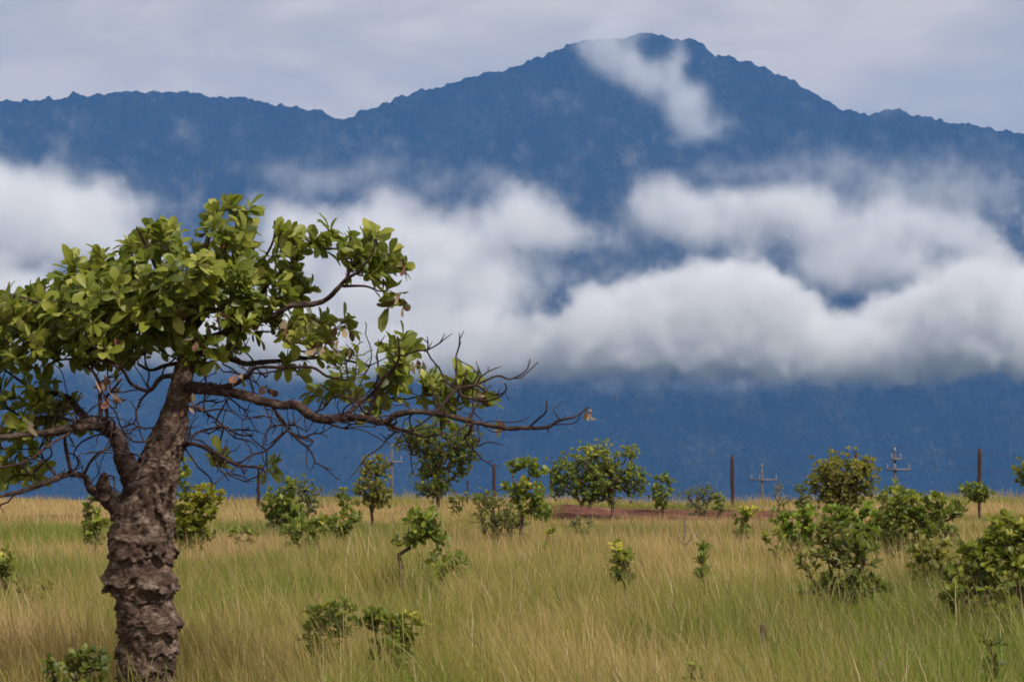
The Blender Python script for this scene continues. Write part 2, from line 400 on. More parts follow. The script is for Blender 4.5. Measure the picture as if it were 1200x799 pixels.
# ================================================================ tubes and leaves
class TB:
    """collects tubes into one mesh"""
    def __init__(s): s.V = []; s.F = []; s.n = 0
    def tube(s, P, r, k=6, sub=0):
        P = np.asarray(P, float); r = np.asarray(r, float)
        if sub:
            u = np.arange(len(P)); uu = np.linspace(0, len(P) - 1, (len(P) - 1) * sub + 1)
            i = np.clip(uu.astype(int), 0, len(P) - 2); f = (uu - i)[:, None]
            Pm = np.vstack([2 * P[0] - P[1], P, 2 * P[-1] - P[-2]])
            p0, p1, p2, p3 = Pm[i], Pm[i + 1], Pm[i + 2], Pm[i + 3]
            Q = .5 * (2 * p1 + (p2 - p0) * f + (2 * p0 - 5 * p1 + 4 * p2 - p3) * f ** 2 + (3 * p1 - p0 - 3 * p2 + p3) * f ** 3)
            r = np.interp(uu, u, r); P = Q
        T = np.gradient(P, axis=0); T /= np.linalg.norm(T, axis=1)[:, None] + 1e-9
        ref = np.array((0., 1., 0.)) if abs(T[0][1]) < .8 else np.array((1., 0, 0))
        N = []; nrm = ref
        for q in T:
            nrm = nrm - q * nrm.dot(q); nrm /= np.linalg.norm(nrm) + 1e-9; N.append(nrm)
        N = np.array(N); B = np.cross(T, N)
        a = np.linspace(0, 2 * np.pi, k, endpoint=False)
        V = P[:, None] + r[:, None, None] * (np.cos(a)[None, :, None] * N[:, None] + np.sin(a)[None, :, None] * B[:, None])
        m = len(P); idx = s.n + np.arange(m * k).reshape(m, k); nx = np.roll(idx, -1, 1)
        s.F.append(np.stack([idx[:-1], nx[:-1], nx[1:], idx[1:]], -1).reshape(-1, 4))
        s.V.append(V.reshape(-1, 3)); s.n += m * k
        # caps as fans folded into quads
        for ring, end in ((idx[0][::-1], P[0]), (idx[-1], P[-1])):
            c = s.n; s.V.append(end[None]); s.n += 1
            s.F.append(np.array([(ring[j], ring[(j + 1) % k], ring[(j + 2) % k], c) for j in range(0, k - 1, 2)] ) if k % 2 == 0 else np.zeros((0, 4), int))
        return V
    def build(s, name, mat, parent=None, loc=None):
        V = np.vstack(s.V); F = np.vstack(s.F)
        return mesh_np(name, V, F, np.full(len(F), 4), mat, parent, smooth=True, loc=loc)

LEAF_A = (np.array([(0, 0, 0), (-.18, .30, .05), (-.36, .66, .07), (-.24, .92, .02), (0, 1.0, -.06), (.24, .92, .02), (.36, .66, .07), (.18, .30, .05), (0, .33, 0), (0, .68, -.01)]),
          [(0, 8, 1), (0, 7, 8), (1, 8, 9, 2), (8, 7, 6, 9), (2, 9, 4, 3), (9, 6, 5, 4)])
LEAF_B = (np.array([(0, 0, 0), (-.30, .55, .06), (0, 1, -.04), (.30, .55, .06), (0, .5, -.02)]), [(0, 4, 1), (1, 4, 2), (0, 3, 4), (3, 2, 4)])

def leaves(name, P, D, U, L, W, tint, mat, parent=None, loc=None, hi=False, curl=0.15):
    """P origins, D directions (unit), U up hints, L lengths, W width factors"""
    tv, tf = LEAF_A if hi else LEAF_B
    P, D, U = np.asarray(P), np.asarray(D), np.asarray(U)
    S = np.cross(D, U); S /= np.linalg.norm(S, axis=1)[:, None] + 1e-9
    N = np.cross(S, D)
    rng = np.random.default_rng(len(P))
    cu = curl * (rng.random(len(P)) * 2 - .6)
    zz = tv[None, :, 2] - cu[:, None] * tv[None, :, 1] ** 2
    V = P[:, None] + L[:, None, None] * (tv[None, :, 0:1] * W[:, None, None] * S[:, None] + tv[None, :, 1:2] * D[:, None] + zz[:, :, None] * N[:, None])
    n, k = len(P), len(tv)
    flat = np.concatenate([np.array(f) for f in tf]); ln = np.array([len(f) for f in tf])
    FI = (np.arange(n)[:, None] * k + flat[None]).ravel(); FL = np.tile(ln, n)
    return mesh_np(name, V.reshape(-1, 3), FI, FL, mat, parent, smooth=hi, attrs={'tint': np.repeat(tint, k)}, loc=loc)

def unit(v): return v / (np.linalg.norm(v, axis=-1, keepdims=True) + 1e-9)

def rosettes(C, A, rng, nl, L0, spread=(.5, 1.35), up=.25, stem=.0):
    """leaves set round the tips C whose axes are A -> P, D, U, L"""
    P, D, U, L, K = [], [], [], [], []
    for i, (c, a) in enumerate(zip(C, A)):
        a = a / np.linalg.norm(a); n = max(3, int(nl * rng.uniform(.7, 1.3)))
        e1 = unit(np.cross(a, (0.3, .5, .81))); e2 = np.cross(a, e1); ph = rng.uniform(0, 6.28)
        for j in range(n):
            th = ph + j * 2.4 + rng.normal(0, .25); q = rng.uniform(*spread)
            d = np.cos(q) * a + np.sin(q) * (np.cos(th) * e1 + np.sin(th) * e2); d[2] += up * rng.uniform(-.5, 1)
            P.append(c - a * rng.uniform(0, .35) * L0 + rng.normal(0, .05 * L0, 3)); D.append(unit(d)); U.append(a + rng.normal(0, .35, 3)); L.append(L0 * rng.uniform(.65, 1.2)); K.append(i)
    return np.array(P), np.array(D), np.array(U), np.array(L), np.array(K)

# ================================================================ growing twigs out to leaf clusters
def grow(nodes, parent, targets, rng, step=.09, wob=.22, upw=0.0):
    """extend a skeleton (lists) so it reaches every target; returns index of each tip"""
    tips = []
    root = np.array(nodes[0])
    A = np.array(nodes)
    order = np.argsort([np.min(np.linalg.norm(A - t_, axis=1)) for t_ in targets])
    tipof = {}
    for ti in order:
        t_ = targets[ti]
        A = np.array(nodes)
        dv = t_ - A; dist = np.linalg.norm(dv, axis=1)
        cost = dist + .25 * np.clip(A[:, 2] - t_[2], 0, None) + .12 * np.linalg.norm(A - root, axis=1)
        i = int(np.argmin(cost)); cur = A[i]; par = i
        n = max(1, int(dist[i] / step)); side = rng.normal(0, 1, 3); side -= (t_ - cur) * side.dot(t_ - cur) / (dist[i] ** 2 + 1e-6)
        for s_ in range(1, n + 1):
            f = s_ / n
            p = cur + (t_ - cur) * f + side * wob * dist[i] * .35 * math.sin(math.pi * f) + (rng.normal(0, step * .16, 3) if s_ < n else 0)
            p = p + np.array((0, 0, -upw * dist[i] * math.sin(math.pi * f)))
            nodes.append(p); parent.append(par); par = len(nodes) - 1
        tipof[ti] = par
    return [tipof[i] for i in range(len(targets))]

def skeleton_tubes(tb, nodes, parent, rtip, power, rmax, k=5, start=0, fixed=None):
    n = len(nodes); cnt = np.zeros(n); ch = [[] for _ in range(n)]
    for i in range(n - 1, 0, -1):
        if not ch[i]: cnt[i] += 1
        cnt[parent[i]] += cnt[i]; ch[parent[i]].append(i)
    rad = np.minimum(rtip * np.maximum(cnt, 1) ** power, rmax)
    if fixed is not None:
        for i, v in fixed.items(): rad[i] = v
    heads = [(start, None)] if fixed is None else []
    if fixed is not None:
        for i in range(n):
            if i not in fixed and (parent[i] in fixed): heads.append((i, parent[i]))
    while heads:
        i, p = heads.pop()
        chain = [p, i] if p is not None else [i]
        while True:
            c = [q for q in ch[i] if fixed is None or q not in fixed]
            if not c: break
            c.sort(key=lambda q: -cnt[q])
            for q in c[1:]: heads.append((q, i))
            i = c[0]; chain.append(i)
        if len(chain) < 2: continue
        rr = rad[chain].copy()
        if p is not None: rr[0] = min(rr[0], rr[1] * 1.35)
        rr[-1] *= .6
        tb.tube([nodes[q] for q in chain], rr, k)
# ================================================================ the big leaning savanna tree
TD = 14.7; TK = TD / FP
def tp(px, py, dy=0.0):
    """point of the tree: laid out at the trunk's distance, then pushed dy metres in depth"""
    q = at(px, py, TD); return np.array((q[0], q[1] + dy, q[2]))
def build_big_tree():
    rng = np.random.default_rng(7)
    TR = [(172, 880, 96), (173, 840, 86), (173, 800, 73), (172, 775, 71), (174, 750, 72), (175, 728, 78), (170, 708, 74), (168, 688, 84), (164, 655, 80), (167, 612, 77), (174, 578, 68),
          (184, 548, 60), (193, 525, 52), (200, 503, 45), (205, 480, 33), (211, 455, 31), (217, 432, 27), (222, 410, 23), (225, 385, 18), (223, 360, 14), (228, 335, 12), (237, 302, 9), (246, 272, 6)]
    root = empty('tree', tuple(tp(172, 845) * (1, 1, 0) + (0, 0, float(ground_z(tp(172, 845)[0], TD)))))
    tag(root, 'largest tree, gnarled and shaggy barked, with a spreading crown in the left foreground', 'tree')
    rl = np.array(root.location)
    # --- trunk: dense rings with plates of bark that overhang each other
    P = np.array([tp(x, y, 0) for x, y, w in TR]); W = np.array([w for *_, w in TR]) * TK / 2
    u = np.arange(len(P)); uu = np.linspace(0, len(P) - 1, 520)
    from_u = lambda A: np.stack([np.interp(uu, u, A[:, j]) for j in range(3)], 1)
    C = from_u(P); rr = np.interp(uu, u, W)
    ker = np.ones(15) / 15
    for j in range(3):
        C[:, j] = np.convolve(np.pad(C[:, j], 7, mode='edge'), ker, 'valid')
    K = 96; th = np.linspace(0, 2 * np.pi, K, endpoint=False)
    S = np.concatenate([[0], np.cumsum(np.linalg.norm(np.diff(C, axis=0), axis=1))])
    TH, SS = np.meshgrid(th, S); RRr = np.repeat(rr[:, None], K, 1)
    cx, cyy = np.cos(TH), np.sin(TH)
    ph = SS * 6.5 + 4.0 * fbm(cx * 1.3 + 4, cyy * 1.3 + 4, SS * 2.2, 4, 3, .55)
    fr = 1 - (ph - np.floor(ph))                  # 1 at the lower lip of a plate, 0 at its top
    idn = _hash(np.floor(ph).astype(np.int64), np.zeros_like(ph, np.int64), np.zeros_like(ph, np.int64), 5)
    lip = fr ** 1.6 * (.09 + .24 * idn) * (-.15 + 1.7 * vnoise(cx * 2.0 + 9, cyy * 2.4, SS * 4, 6))
    lip *= np.interp(SS, [0, .9, 1.5, 2.2], [1, 1, .35, .12])
    zt = C[:, 2]
    for py, amp, hh, a0 in ((690, .17, .16, .3), (712, .10, .10, 3.4), (737, .24, .13, 0.0), (764, .14, .11, .8), (786, .12, .10, 5.5), (655, .10, .13, 5.8), (630, .10, .12, 3.2), (700, .15, .15, 3.0)):
        zl = tp(175, py)[2] + .17 * (fbm(cx * 1.6 + py, cyy * 1.6, TH * 0, 4, 44, .6) - .5)
        dz = zt[:, None] - zl
        rag = .1 + 1.6 * fbm(cx * 3 + py, cyy * 3, SS * 4, 3, 51)
        wide = .0 + 1.0 * np.clip(.5 + np.cos(TH - a0 + .5), 0, 1)
        lip += np.where((dz > 0) & (dz < hh), .62 * amp * (1 - dz / hh) ** .8 * rag * wide, 0) + np.where((dz <= 0) & (dz > -.05), -.05, 0)
    fine = .34 * (fbm(cx * 2.6 + 5, cyy * 2.6 + 5, SS * 11, 4, 8, .62) - .5) + .17 * (fbm(cx * 6 + 5, cyy * 6 + 5, SS * 24, 3, 18, .7) - .5)
    rad = RRr * (.86 + np.clip(lip, -.03, 1) + fine * 1.1)
    V = np.stack([C[:, None, 0] + rad * cx, C[:, None, 1] + rad * cyy * .95, C[:, None, 2] - lip * RRr * .35 * 1.2], -1)
    n = len(C); idx = np.arange(n * K).reshape(n, K); nx = np.roll(idx, -1, 1)
    F = np.stack([idx[:-1], nx[:-1], nx[1:], idx[1:]], -1).reshape(-1, 4)
    tk = mesh_np('trunk', V.reshape(-1, 3) - rl, F, np.full(len(F), 4), BARK, root, smooth=True)
    # --- limbs, drawn as (px, py, width px) with the depth the tip reaches
    LIMBS = [
     ([(166, 585, 40), (158, 562, 30), (149, 532, 21), (138, 507, 18), (123, 497, 16), (100, 500, 11), (72, 505, 8), (45, 506, 6.5), (15, 512, 5.5), (-20, 505, 4.5), (-60, 480, 3.5)], -.5),
     ([(123, 497, 10), (105, 490, 10), (92, 475, 9), (80, 465, 7), (60, 460, 6), (30, 455, 4), (-10, 430, 3)], .5),
     ([(125, 497, 6), (124, 470, 5), (122, 450, 4.5), (110, 435, 3.5), (95, 425, 2.5)], .15),
     ([(133, 497, 5), (134, 470, 4), (140, 460, 3), (155, 445, 2.5)], -.2),
     ([(150, 600, 34), (133, 588, 24), (122, 576, 18), (112, 572, 9), (103, 556, 7), (90, 552, 6.5), (76, 561, 6.5), (56, 566, 6), (34, 574, 5), (0, 580, 4), (-40, 575, 3)], -.4),
     ([(124, 580, 22), (127, 560, 12), (131, 556, 5)], -.1),
     ([(90, 552, 5), (86, 530, 5), (85, 512, 4), (92, 500, 3)], -.1),
     ([(100, 495, 4), (75, 490, 4), (45, 487, 3.5), (20, 490, 3.5), (8, 478, 3), (-15, 470, 2)], .4),
     ([(100, 502, 4), (75, 520, 3.5), (50, 540, 3), (25, 545, 2.6), (-5, 552, 2)], -.5),
     ([(76, 558, 3), (58, 540, 3), (48, 525, 2)], .2),
     ([(103, 556, 4), (115, 540, 3), (128, 528, 2.2), (136, 527, 1.5)], -.3),
     ([(215, 455, 20), (232, 455, 15), (262, 455, 13), (285, 464, 12), (310, 472, 11), (330, 474, 10), (350, 476, 11), (368, 486, 12), (385, 493, 11.5), (405, 489, 10), (430, 489, 9), (452, 494, 8), (470, 488, 7), (490, 483, 6.5),
       (510, 484, 6), (535, 490, 6), (560, 494, 5.5), (590, 501, 5), (615, 503, 4.5), (640, 500, 3.8), (655, 493, 3), (672, 488, 2.2), (687, 477, 1.5)], -.55),
     ([(452, 494, 6), (466, 502, 5), (484, 508, 4), (500, 512, 3)], .1),
     ([(405, 489, 6), (421, 474, 6), (436, 462, 4), (445, 450, 3)], .2),
     ([(434, 487, 6), (442, 467, 5.5), (450, 447, 5), (462, 432, 4), (474, 417, 3), (470, 397, 2)], -.2),
     ([(512, 485, 5), (522, 470, 4.5), (540, 457, 4), (560, 450, 3.2), (585, 440, 2.5), (600, 445, 2.2), (615, 435, 2), (621, 422, 1.5)], .15),
     ([(540, 458, 3), (547, 466, 2.6), (577, 470, 2.2), (590, 460, 2), (592, 450, 1.5)], -.2),
     ([(600, 444, 2), (612, 440, 1.5), (630, 425, 1.2)], .1),
     ([(549, 492, 3), (556, 482, 2.5), (561, 471, 2)], .1),
     ([(617, 502, 3), (630, 492, 2.6), (638, 482, 2.2), (639, 470, 1.4)], -.1),
     ([(640, 500, 2), (642, 507, 1.5)], 0), ([(655, 493, 2), (650, 480, 1.3), (656, 472, 1)], .1), ([(648, 497, 2), (668, 494, 1.4), (677, 486, 1)], -.1),
     ([(555, 497, 2.6), (552, 507, 2.2), (545, 511, 1.6)], .1), ([(560, 495, 2.4), (563, 512, 2), (560, 522, 2), (574, 516, 1.6), (590, 520, 1)], -.1),
     ([(226, 410, 12), (240, 414, 9), (258, 418, 8), (280, 426, 7), (295, 425, 6), (330, 420, 5), (360, 420, 4), (385, 420, 3.5), (430, 427, 2.4)], .3),
     ([(262, 453, 6), (278, 448, 6), (292, 442, 5), (305, 432, 4), (342, 432, 4), (370, 432, 3.4), (392, 445, 3), (415, 447, 2)], -.5),
     ([(225, 400, 14), (250, 395, 9), (285, 385, 8), (320, 372, 7), (345, 359, 7), (370, 357, 6.5), (385, 352, 6), (400, 341, 5.5), (411, 333, 4.5), (425, 320, 3), (440, 300, 2.5), (445, 285, 2)], -.4),
     ([(405, 338, 4), (430, 340, 3), (445, 345, 2), (458, 344, 1.5)], -.1),
     ([(225, 385, 12), (240, 360, 8), (258, 335, 6), (270, 300, 4.5), (272, 270, 3.5), (270, 252, 2)], .3),
     ([(258, 335, 5), (290, 320, 4), (312, 300, 3), (322, 280, 2.5), (325, 262, 2)], -.3),
     ([(285, 385, 6), (300, 360, 5), (315, 335, 4), (340, 300, 3), (360, 285, 2), (382, 276, 1.5)], .4),
     ([(222, 402, 12), (205, 385, 10), (185, 370, 8), (160, 350, 7), (130, 335, 5), (110, 315, 3)], .5),
     ([(205, 385, 6), (200, 350, 5), (190, 320, 4), (180, 290, 3), (172, 272, 2)], -.5),
     ([(185, 370, 7), (150, 382, 6), (110, 377, 5), (70, 365, 4), (30, 350, 3), (-20, 348, 2)], -.6),
     ([(110, 377, 5), (60, 400, 4), (0, 405, 3.5), (-60, 390, 3)], .3),
     ([(213, 440, 8), (192, 446, 6), (178, 457, 5), (160, 450, 4), (150, 436, 3.4), (130, 425, 2.5)], -.3),
     ([(213, 425, 6), (190, 427, 5), (170, 432, 4), (150, 425, 3)], .4),
     ([(205, 480, 10), (196, 520, 3)], .0),
     ([(215, 522, 8), (228, 518, 5), (248, 527, 4.4), (270, 537, 4), (288, 544, 3.6), (306, 547, 3), (318, 552, 2)], -.3),
     ([(286, 541, 2.6), (300, 533, 2.6), (315, 527, 2.6), (335, 509, 2.4), (341, 502, 2)], .1),
     ([(222, 515, 3), (232, 506, 3), (243, 502, 2.6), (262, 501, 2.5), (277, 508, 2.2), (292, 511, 1.5)], .3),
     ([(250, 529, 3), (259, 545, 2.6), (267, 553, 2), (273, 562, 1.5)], -.1), ([(252, 502, 2.6), (250, 490, 2.4), (258, 478, 2), (262, 466, 1.3)], .1),
     ([(222, 480, 3), (240, 482, 2.6), (258, 478, 2.2), (278, 481, 1.6), (290, 492, 1.2)], -.2),
     ([(322, 477, 3), (337, 497, 3), (341, 505, 2.6), (352, 510, 2.4), (362, 522, 2.2), (371, 516, 1.4)], -.1), ([(338, 498, 2), (350, 500, 1.6), (360, 506, 1.2)], .1), ([(345, 508, 1.8), (356, 514, 1.4)], 0),
     ([(385, 495, 3), (405, 500, 2.5), (418, 497, 2), (430, 496, 1.3)], -.2), ([(185, 545, 5), (175, 535, 3), (168, 533, 2)], -.2),
     ([(195, 498, 3), (178, 517, 2.4), (158, 515, 2), (152, 500, 2), (150, 488, 1.4)], -.4),
    ]
    nodes, parent, fixed = [], [], {}
    tb = TB(); big = TB()
    for pts, dend in LIMBS:
        base = tp(pts[0][0], pts[0][1])
        d0 = 0.0
        if nodes:
            j = int(np.argmin(np.linalg.norm((np.array(nodes) - base)[:, [0, 2]], axis=1)))
            if np.linalg.norm((np.array(nodes)[j] - base)[[0, 2]]) < .12: d0 = nodes[j][1] - TD
        m = len(pts); f = np.linspace(0, 1, m)
        Pp = np.array([tp(x, y, d0 + dend * q) for (x, y, w_), q in zip(pts, f)])
        Pp[1:-1] += rng.normal(0, .006, (m - 2, 3)) * np.array((1, 2.5, 1)) if m > 2 else 0
        Rr = np.array([w_ for *_, w_ in pts]) * TK / 2
        sub = 4
        if Rr[0] > .022:
            n0 = big.n; Vr = big.tube(Pp, Rr, 18, 12)
            m_, k_ = Vr.shape[:2]; cc = Vr.mean(1, keepdims=True); q_ = Vr * 22
            nz = fbm(q_[..., 0], q_[..., 1], q_[..., 2] * 1.6, 4, 91, .62) - .5
            big.V[-3] = (cc + (Vr - cc) * (1 + .75 * nz[..., None])).reshape(-1, 3)
        else: tb.tube(Pp, Rr, 6, sub)
        prev = 0
        for q in range(m):
            nodes.append(Pp[q]); parent.append(prev if q == 0 and len(nodes) > 1 else (len(nodes) - 2 if q else 0)); fixed[len(nodes) - 1] = Rr[q]
    parent[0] = 0
    # knobbly limb surface
    # --- leaf clusters
    BL = [(270, 262, 33, 24, 1), (180, 288, 36, 26, 1), (112, 325, 36, 26, 1), (45, 368, 62, 36, 1), (150, 365, 70, 52, 1.05), (232, 325, 46, 50, 1.05), (283, 310, 30, 36, .8), (335, 288, 20, 24, 1), (376, 280, 22, 13, 1),
          (430, 296, 36, 32, 1.1), (458, 318, 16, 20, .9), (452, 352, 14, 10, .8), (340, 335, 24, 28, .9), (295, 365, 42, 36, .95), (360, 392, 36, 26, .9), (402, 380, 16, 8, .8), (120, 410, 55, 22, .8), (25, 405, 50, 34, .8),
          (-60, 395, 60, 50, .8), (-130, 380, 60, 50, .8), (55, 465, 40, 18, .65), (85, 470, 14, 8, .7), (55, 505, 26, 7, .6), (10, 462, 25, 15, .6), (100, 505, 10, 8, .5), (18, 515, 20, 24, .7), (20, 556, 26, 16, .9), (-40, 520, 40, 40, .7), (470, 420, 18, 28, 1.1), (452, 452, 22, 22, .8), (405, 452, 22, 20, .7),
          (345, 432, 30, 10, .5), (542, 447, 20, 14, 1.1), (508, 452, 18, 16, 1.1), (519, 484, 14, 20, 1.0), (375, 462, 10, 9, .7), (316, 545, 14, 6, .9), (256, 530, 6, 8, .6), (447, 475, 16, 9, .7), (400, 420, 22, 12, .5),
          (240, 410, 50, 20, .55), (567, 472, 5, 4, .8), (200, 335, 60, 40, .5), (90, 380, 80, 45, .5), (65, 480, 30, 12, .4), (50, 500, 40, 14, .35)]
    targets = []
    for cx_, cy_, rx, ry, dn in BL:
        nclu = max(1, int(math.pi * rx * ry * dn / 122.0))
        if rx < 20: nclu = max(2, int(nclu * 1.0))
        for _ in range(nclu):
            while True:
                a = rng.uniform(-1, 1, 3)
                if a.dot(a) <= 1: break
            dep = min(1.0, (rx + ry) / 2 * TK * 2.6)
            targets.append(tp(cx_ + a[0] * rx, cy_ + a[1] * ry, a[1] * 0 + a[2] * dep * .9))
    targets = np.array(targets)
    tips = grow(nodes, parent, targets, rng, .07, .28, .02)
    # bare twigs: short crooked dead ends
    nb = len(nodes)
    ylow = tp(0, 415)[2]; xr = tp(560, 0)[0]
    fixed_ids = [i for i in fixed if fixed[i] < .045 and nodes[i][2] < ylow and nodes[i][0] < xr]
    for _ in range(210):
        i = int(rng.choice(fixed_ids)); p = nodes[i].copy()
        d = unit(rng.normal(0, 1, 3) + np.array((0, 0, .15))); par = i
        for s_ in range(int(rng.integers(3, 9))):
            d = unit(d + rng.normal(0, .30, 3)); p = p + d * rng.uniform(.03, .055)
            nodes.append(p); parent.append(par); par = len(nodes) - 1
            if rng.random() < .3:
                nodes.append(p + unit(d + rng.normal(0, .9, 3)) * .05); parent.append(par)
    skeleton_tubes(tb, nodes, parent, .0028, .42, .02, 5, fixed=fixed)
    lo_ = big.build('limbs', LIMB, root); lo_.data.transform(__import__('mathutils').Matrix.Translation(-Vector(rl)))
    tb.build('branches', TWIG, root, None).location = (0, 0, 0)
    br = [c for c in root.children if c.name.startswith('branches')][0]
    br.data.transform(__import__('mathutils').Matrix.Translation(-Vector(rl)))
    # --- leaves
    A = []
    cen = tp(190, 430)
    for tpos, ti in zip(targets, tips):
        ax = unit(nodes[ti] - nodes[parent[ti]]); o_ = unit(tpos - cen)
        A.append(unit(.5 * ax + .5 * o_ + np.array((0, -.15, .55)) + rng.normal(0, .25, 3)))
    P_, D_, U_, L_, K_ = rosettes(targets, np.array(A), rng, 9, .083, (.3, 1.55), .2)
    ct = rng.normal(.48, .15, len(targets)); tint = np.clip(ct[K_] + rng.normal(0, .18, len(P_)), 0, 1)
    dead = rng.random(len(P_)) < .012
    live = ~dead
    P_ = P_ - rl
    leaves('crown', P_[live], D_[live], U_[live], (L_ * rng.uniform(.75, 1.2, len(L_)))[live], np.full(live.sum(), .76) * rng.uniform(.85, 1.15, live.sum()), tint[live], LM['main'], root, hi=True, curl=.5)
    dc = [(473, 308), (470, 345), (474, 352), (412, 412), (407, 384), (335, 390), (342, 380), (265, 370), (222, 365), (290, 440), (318, 452), (148, 463), (144, 458), (488, 422), (486, 428), (563, 458), (688, 482), (583, 496),
          (238, 395), (255, 375), (45, 490), (130, 445), (372, 378), (380, 405), (395, 400), (232, 460), (228, 478)]
    dp, dd = [], []
    for x, y in dc:
        for _ in range(5):
            dp.append(tp(x + rng.normal(0, 3), y + rng.normal(0, 3), rng.uniform(-.5, -.1) if x < 450 else rng.uniform(-.3, 0)) - rl); dd.append(unit(np.array((rng.normal(0, .5), rng.normal(0, .4), -1))))
    dp = np.vstack([np.array(dp), P_[dead]]); dd = np.vstack([np.array(dd), unit(D_[dead] + np.array((0, 0, -1.0)))])
    q = len(dp)
    leaves('dried_leaves', dp, dd, unit(rng.normal(0, 1, (q, 3))), rng.uniform(.035, .068, q), rng.uniform(.7, 1.1, q), rng.random(q), LM['dead'], root, hi=True, curl=.8)
build_big_tree()
# ================================================================ shrubs, saplings and small trees
def yD(yb):
    d = 4765.0 / (yb - 490.0)
    for _ in range(4): d = FP * (1.6 - .72 * float(np.interp(d, [9, 16, 24, 36, 41, 44, 49, 60], [.46, .46, .42, .30, .16, .14, .24, .26]))) / (yb - 490.0)
    return d
def shrub(name, label, cat, base, lobes, leaf, dens, mat, rtip=.004, power=.5, rmax=.05, nl=7, D=None, group=None, trunk=None, seed=0, spread=(.3, 1.5), mats=None, up=.3, axup=.6, depthf=1.0, width=1.2, multi=1, tilt=0):
    """base: photo pixel where the stem meets the grass; lobes: (px, py, rx, ry[, tint shift]) of its foliage"""
    rng = np.random.default_rng(seed * 31 + int(base[0]) * 7 + int(base[1]))
    D = D or yD(base[1]); k = D / FP; leaf = leaf * .82
    b = at(base[0], base[1], D); gz = float(ground_z(b[0], D)); b[2] = gz - .03
    root = empty(name, tuple(b)); tag(root, label, cat, group or {'tree': 'small trees near the crest', 'shrub': 'shrubs scattered over the savanna', 'bush': 'bushes in the nearer grass', 'seedling': 'seedlings in the mid grass'}.get(name))
    tg, sh = [], []
    if name in ('shrub', 'bush'):
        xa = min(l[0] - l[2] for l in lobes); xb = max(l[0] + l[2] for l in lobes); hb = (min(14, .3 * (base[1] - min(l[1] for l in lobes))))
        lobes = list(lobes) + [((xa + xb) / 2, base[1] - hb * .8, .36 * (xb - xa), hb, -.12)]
    for lb in lobes:
        cx, cy, rx, ry = lb[:4]; rx *= 1.14; ry *= 1.14; ts = lb[4] if len(lb) > 4 else 0
        n = max(2, int(math.pi * rx * ry * k * k * dens / (leaf * leaf) * 1.75))
        dep = depthf * (rx + ry) / 2 * k
        c = at(cx, cy, D)
        for _ in range(n):
            v = unit(rng.normal(0, 1, 3)); rr = rng.uniform(.15, 1) ** .45
            rr *= .72 + .5 * rng.random() ** 1.5
            p = c + v * rr * np.array((rx * k, dep, ry * k)); p[2] = max(p[2], gz + .04)
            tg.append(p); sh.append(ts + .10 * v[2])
    tg = np.array(tg); sh = np.array(sh)
    nodes, parent = [np.zeros(3) + b], [0]
    if trunk:
        for x, y in trunk:
            nodes.append(at(x, y, D) + np.array((0, rng.normal(0, .03), 0))); parent.append(len(nodes) - 2)
    else:
        m = tg.mean(0)
        for f in (.2, .4):
            nodes.append(b + (m - b) * f + rng.normal(0, .02, 3)); parent.append(len(nodes) - 2)
    tips = grow(nodes, parent, tg, rng, max(.06, leaf * .9), .25)
    tb = TB(); skeleton_tubes(tb, nodes, parent, rtip, power, rmax, 5)
    o = tb.build('trunk' if name == 'tree' else 'stem', STEM, root); o.data.transform(__import__('mathutils').Matrix.Translation(-Vector(b)))
    cen = tg.mean(0); A = []
    for p, ti in zip(tg, tips):
        A.append(unit(.5 * unit(nodes[ti] - nodes[parent[ti]]) + .5 * unit(p - cen) + np.array((tilt, 0, axup)) + rng.normal(0, .25, 3)))
    P_, D_, U_, L_, K_ = rosettes(tg, np.array(A), rng, nl, leaf, spread, up)
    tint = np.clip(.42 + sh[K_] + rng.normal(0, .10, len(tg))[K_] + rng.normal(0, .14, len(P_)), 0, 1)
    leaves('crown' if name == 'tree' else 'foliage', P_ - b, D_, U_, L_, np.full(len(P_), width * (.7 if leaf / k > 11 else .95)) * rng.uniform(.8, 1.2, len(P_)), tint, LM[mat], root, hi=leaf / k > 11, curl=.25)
    return root

S = shrub
S('tree', 'dark dense tree behind the end of the long bare limb of the largest tree', 'tree', (514, 590), [(515, 518, 44, 24), (490, 512, 22, 16), (545, 528, 16, 24), (508, 565, 24, 20, .08), (510, 545, 20, 14), (540, 550, 8, 10)], .07, 1.0, 'dark', rmax=.035, D=49.5, trunk=[(513, 580), (514, 565)])
S('tree', 'slim upright little tree with narrow crown, beside the leftmost utility pole', 'tree', (437, 617), [(440, 546, 15, 14, .08), (436, 572, 20, 22), (446, 582, 12, 14)], .07, 1.1, 'olive', rmax=.02, trunk=[(436, 605), (434, 595)])
S('tree', 'broad round-topped tree with yellowish upper leaves by the red earth bank', 'tree', (718, 603), [(665, 553, 22, 20), (700, 540, 26, 22, .18), (738, 530, 10, 10, .2), (712, 562, 24, 22, .05), (742, 562, 17, 20, -.05), (690, 574, 24, 16), (655, 570, 12, 14)], .065, 1.05, 'green', rmax=.028, trunk=[(718, 590), (718, 572), (716, 560)])
S('tree', 'bushy low tree with a wide olive crown in front of a fence post', 'tree', (986, 622), [(985, 553, 36, 24, .04), (970, 565, 24, 24), (1010, 560, 20, 22, .1), (990, 585, 24, 16), (1018, 545, 8, 10, .15)], .065, 1.0, 'olive', rmax=.03, trunk=[(986, 608), (985, 592)])
S('tree', 'small tree with a few bright yellow leaves among its green, beside a fence post', 'tree', (610, 632), [(612, 543, 20, 9), (628, 552, 10, 8), (600, 552, 8, 6), (625, 582, 18, 22), (618, 566, 10, 8, .5), (600, 575, 12, 12), (632, 598, 14, 14), (566, 583, 4, 4)], .085, .95, 'green', rmax=.022, trunk=[(611, 615), (612, 598), (606, 580)])
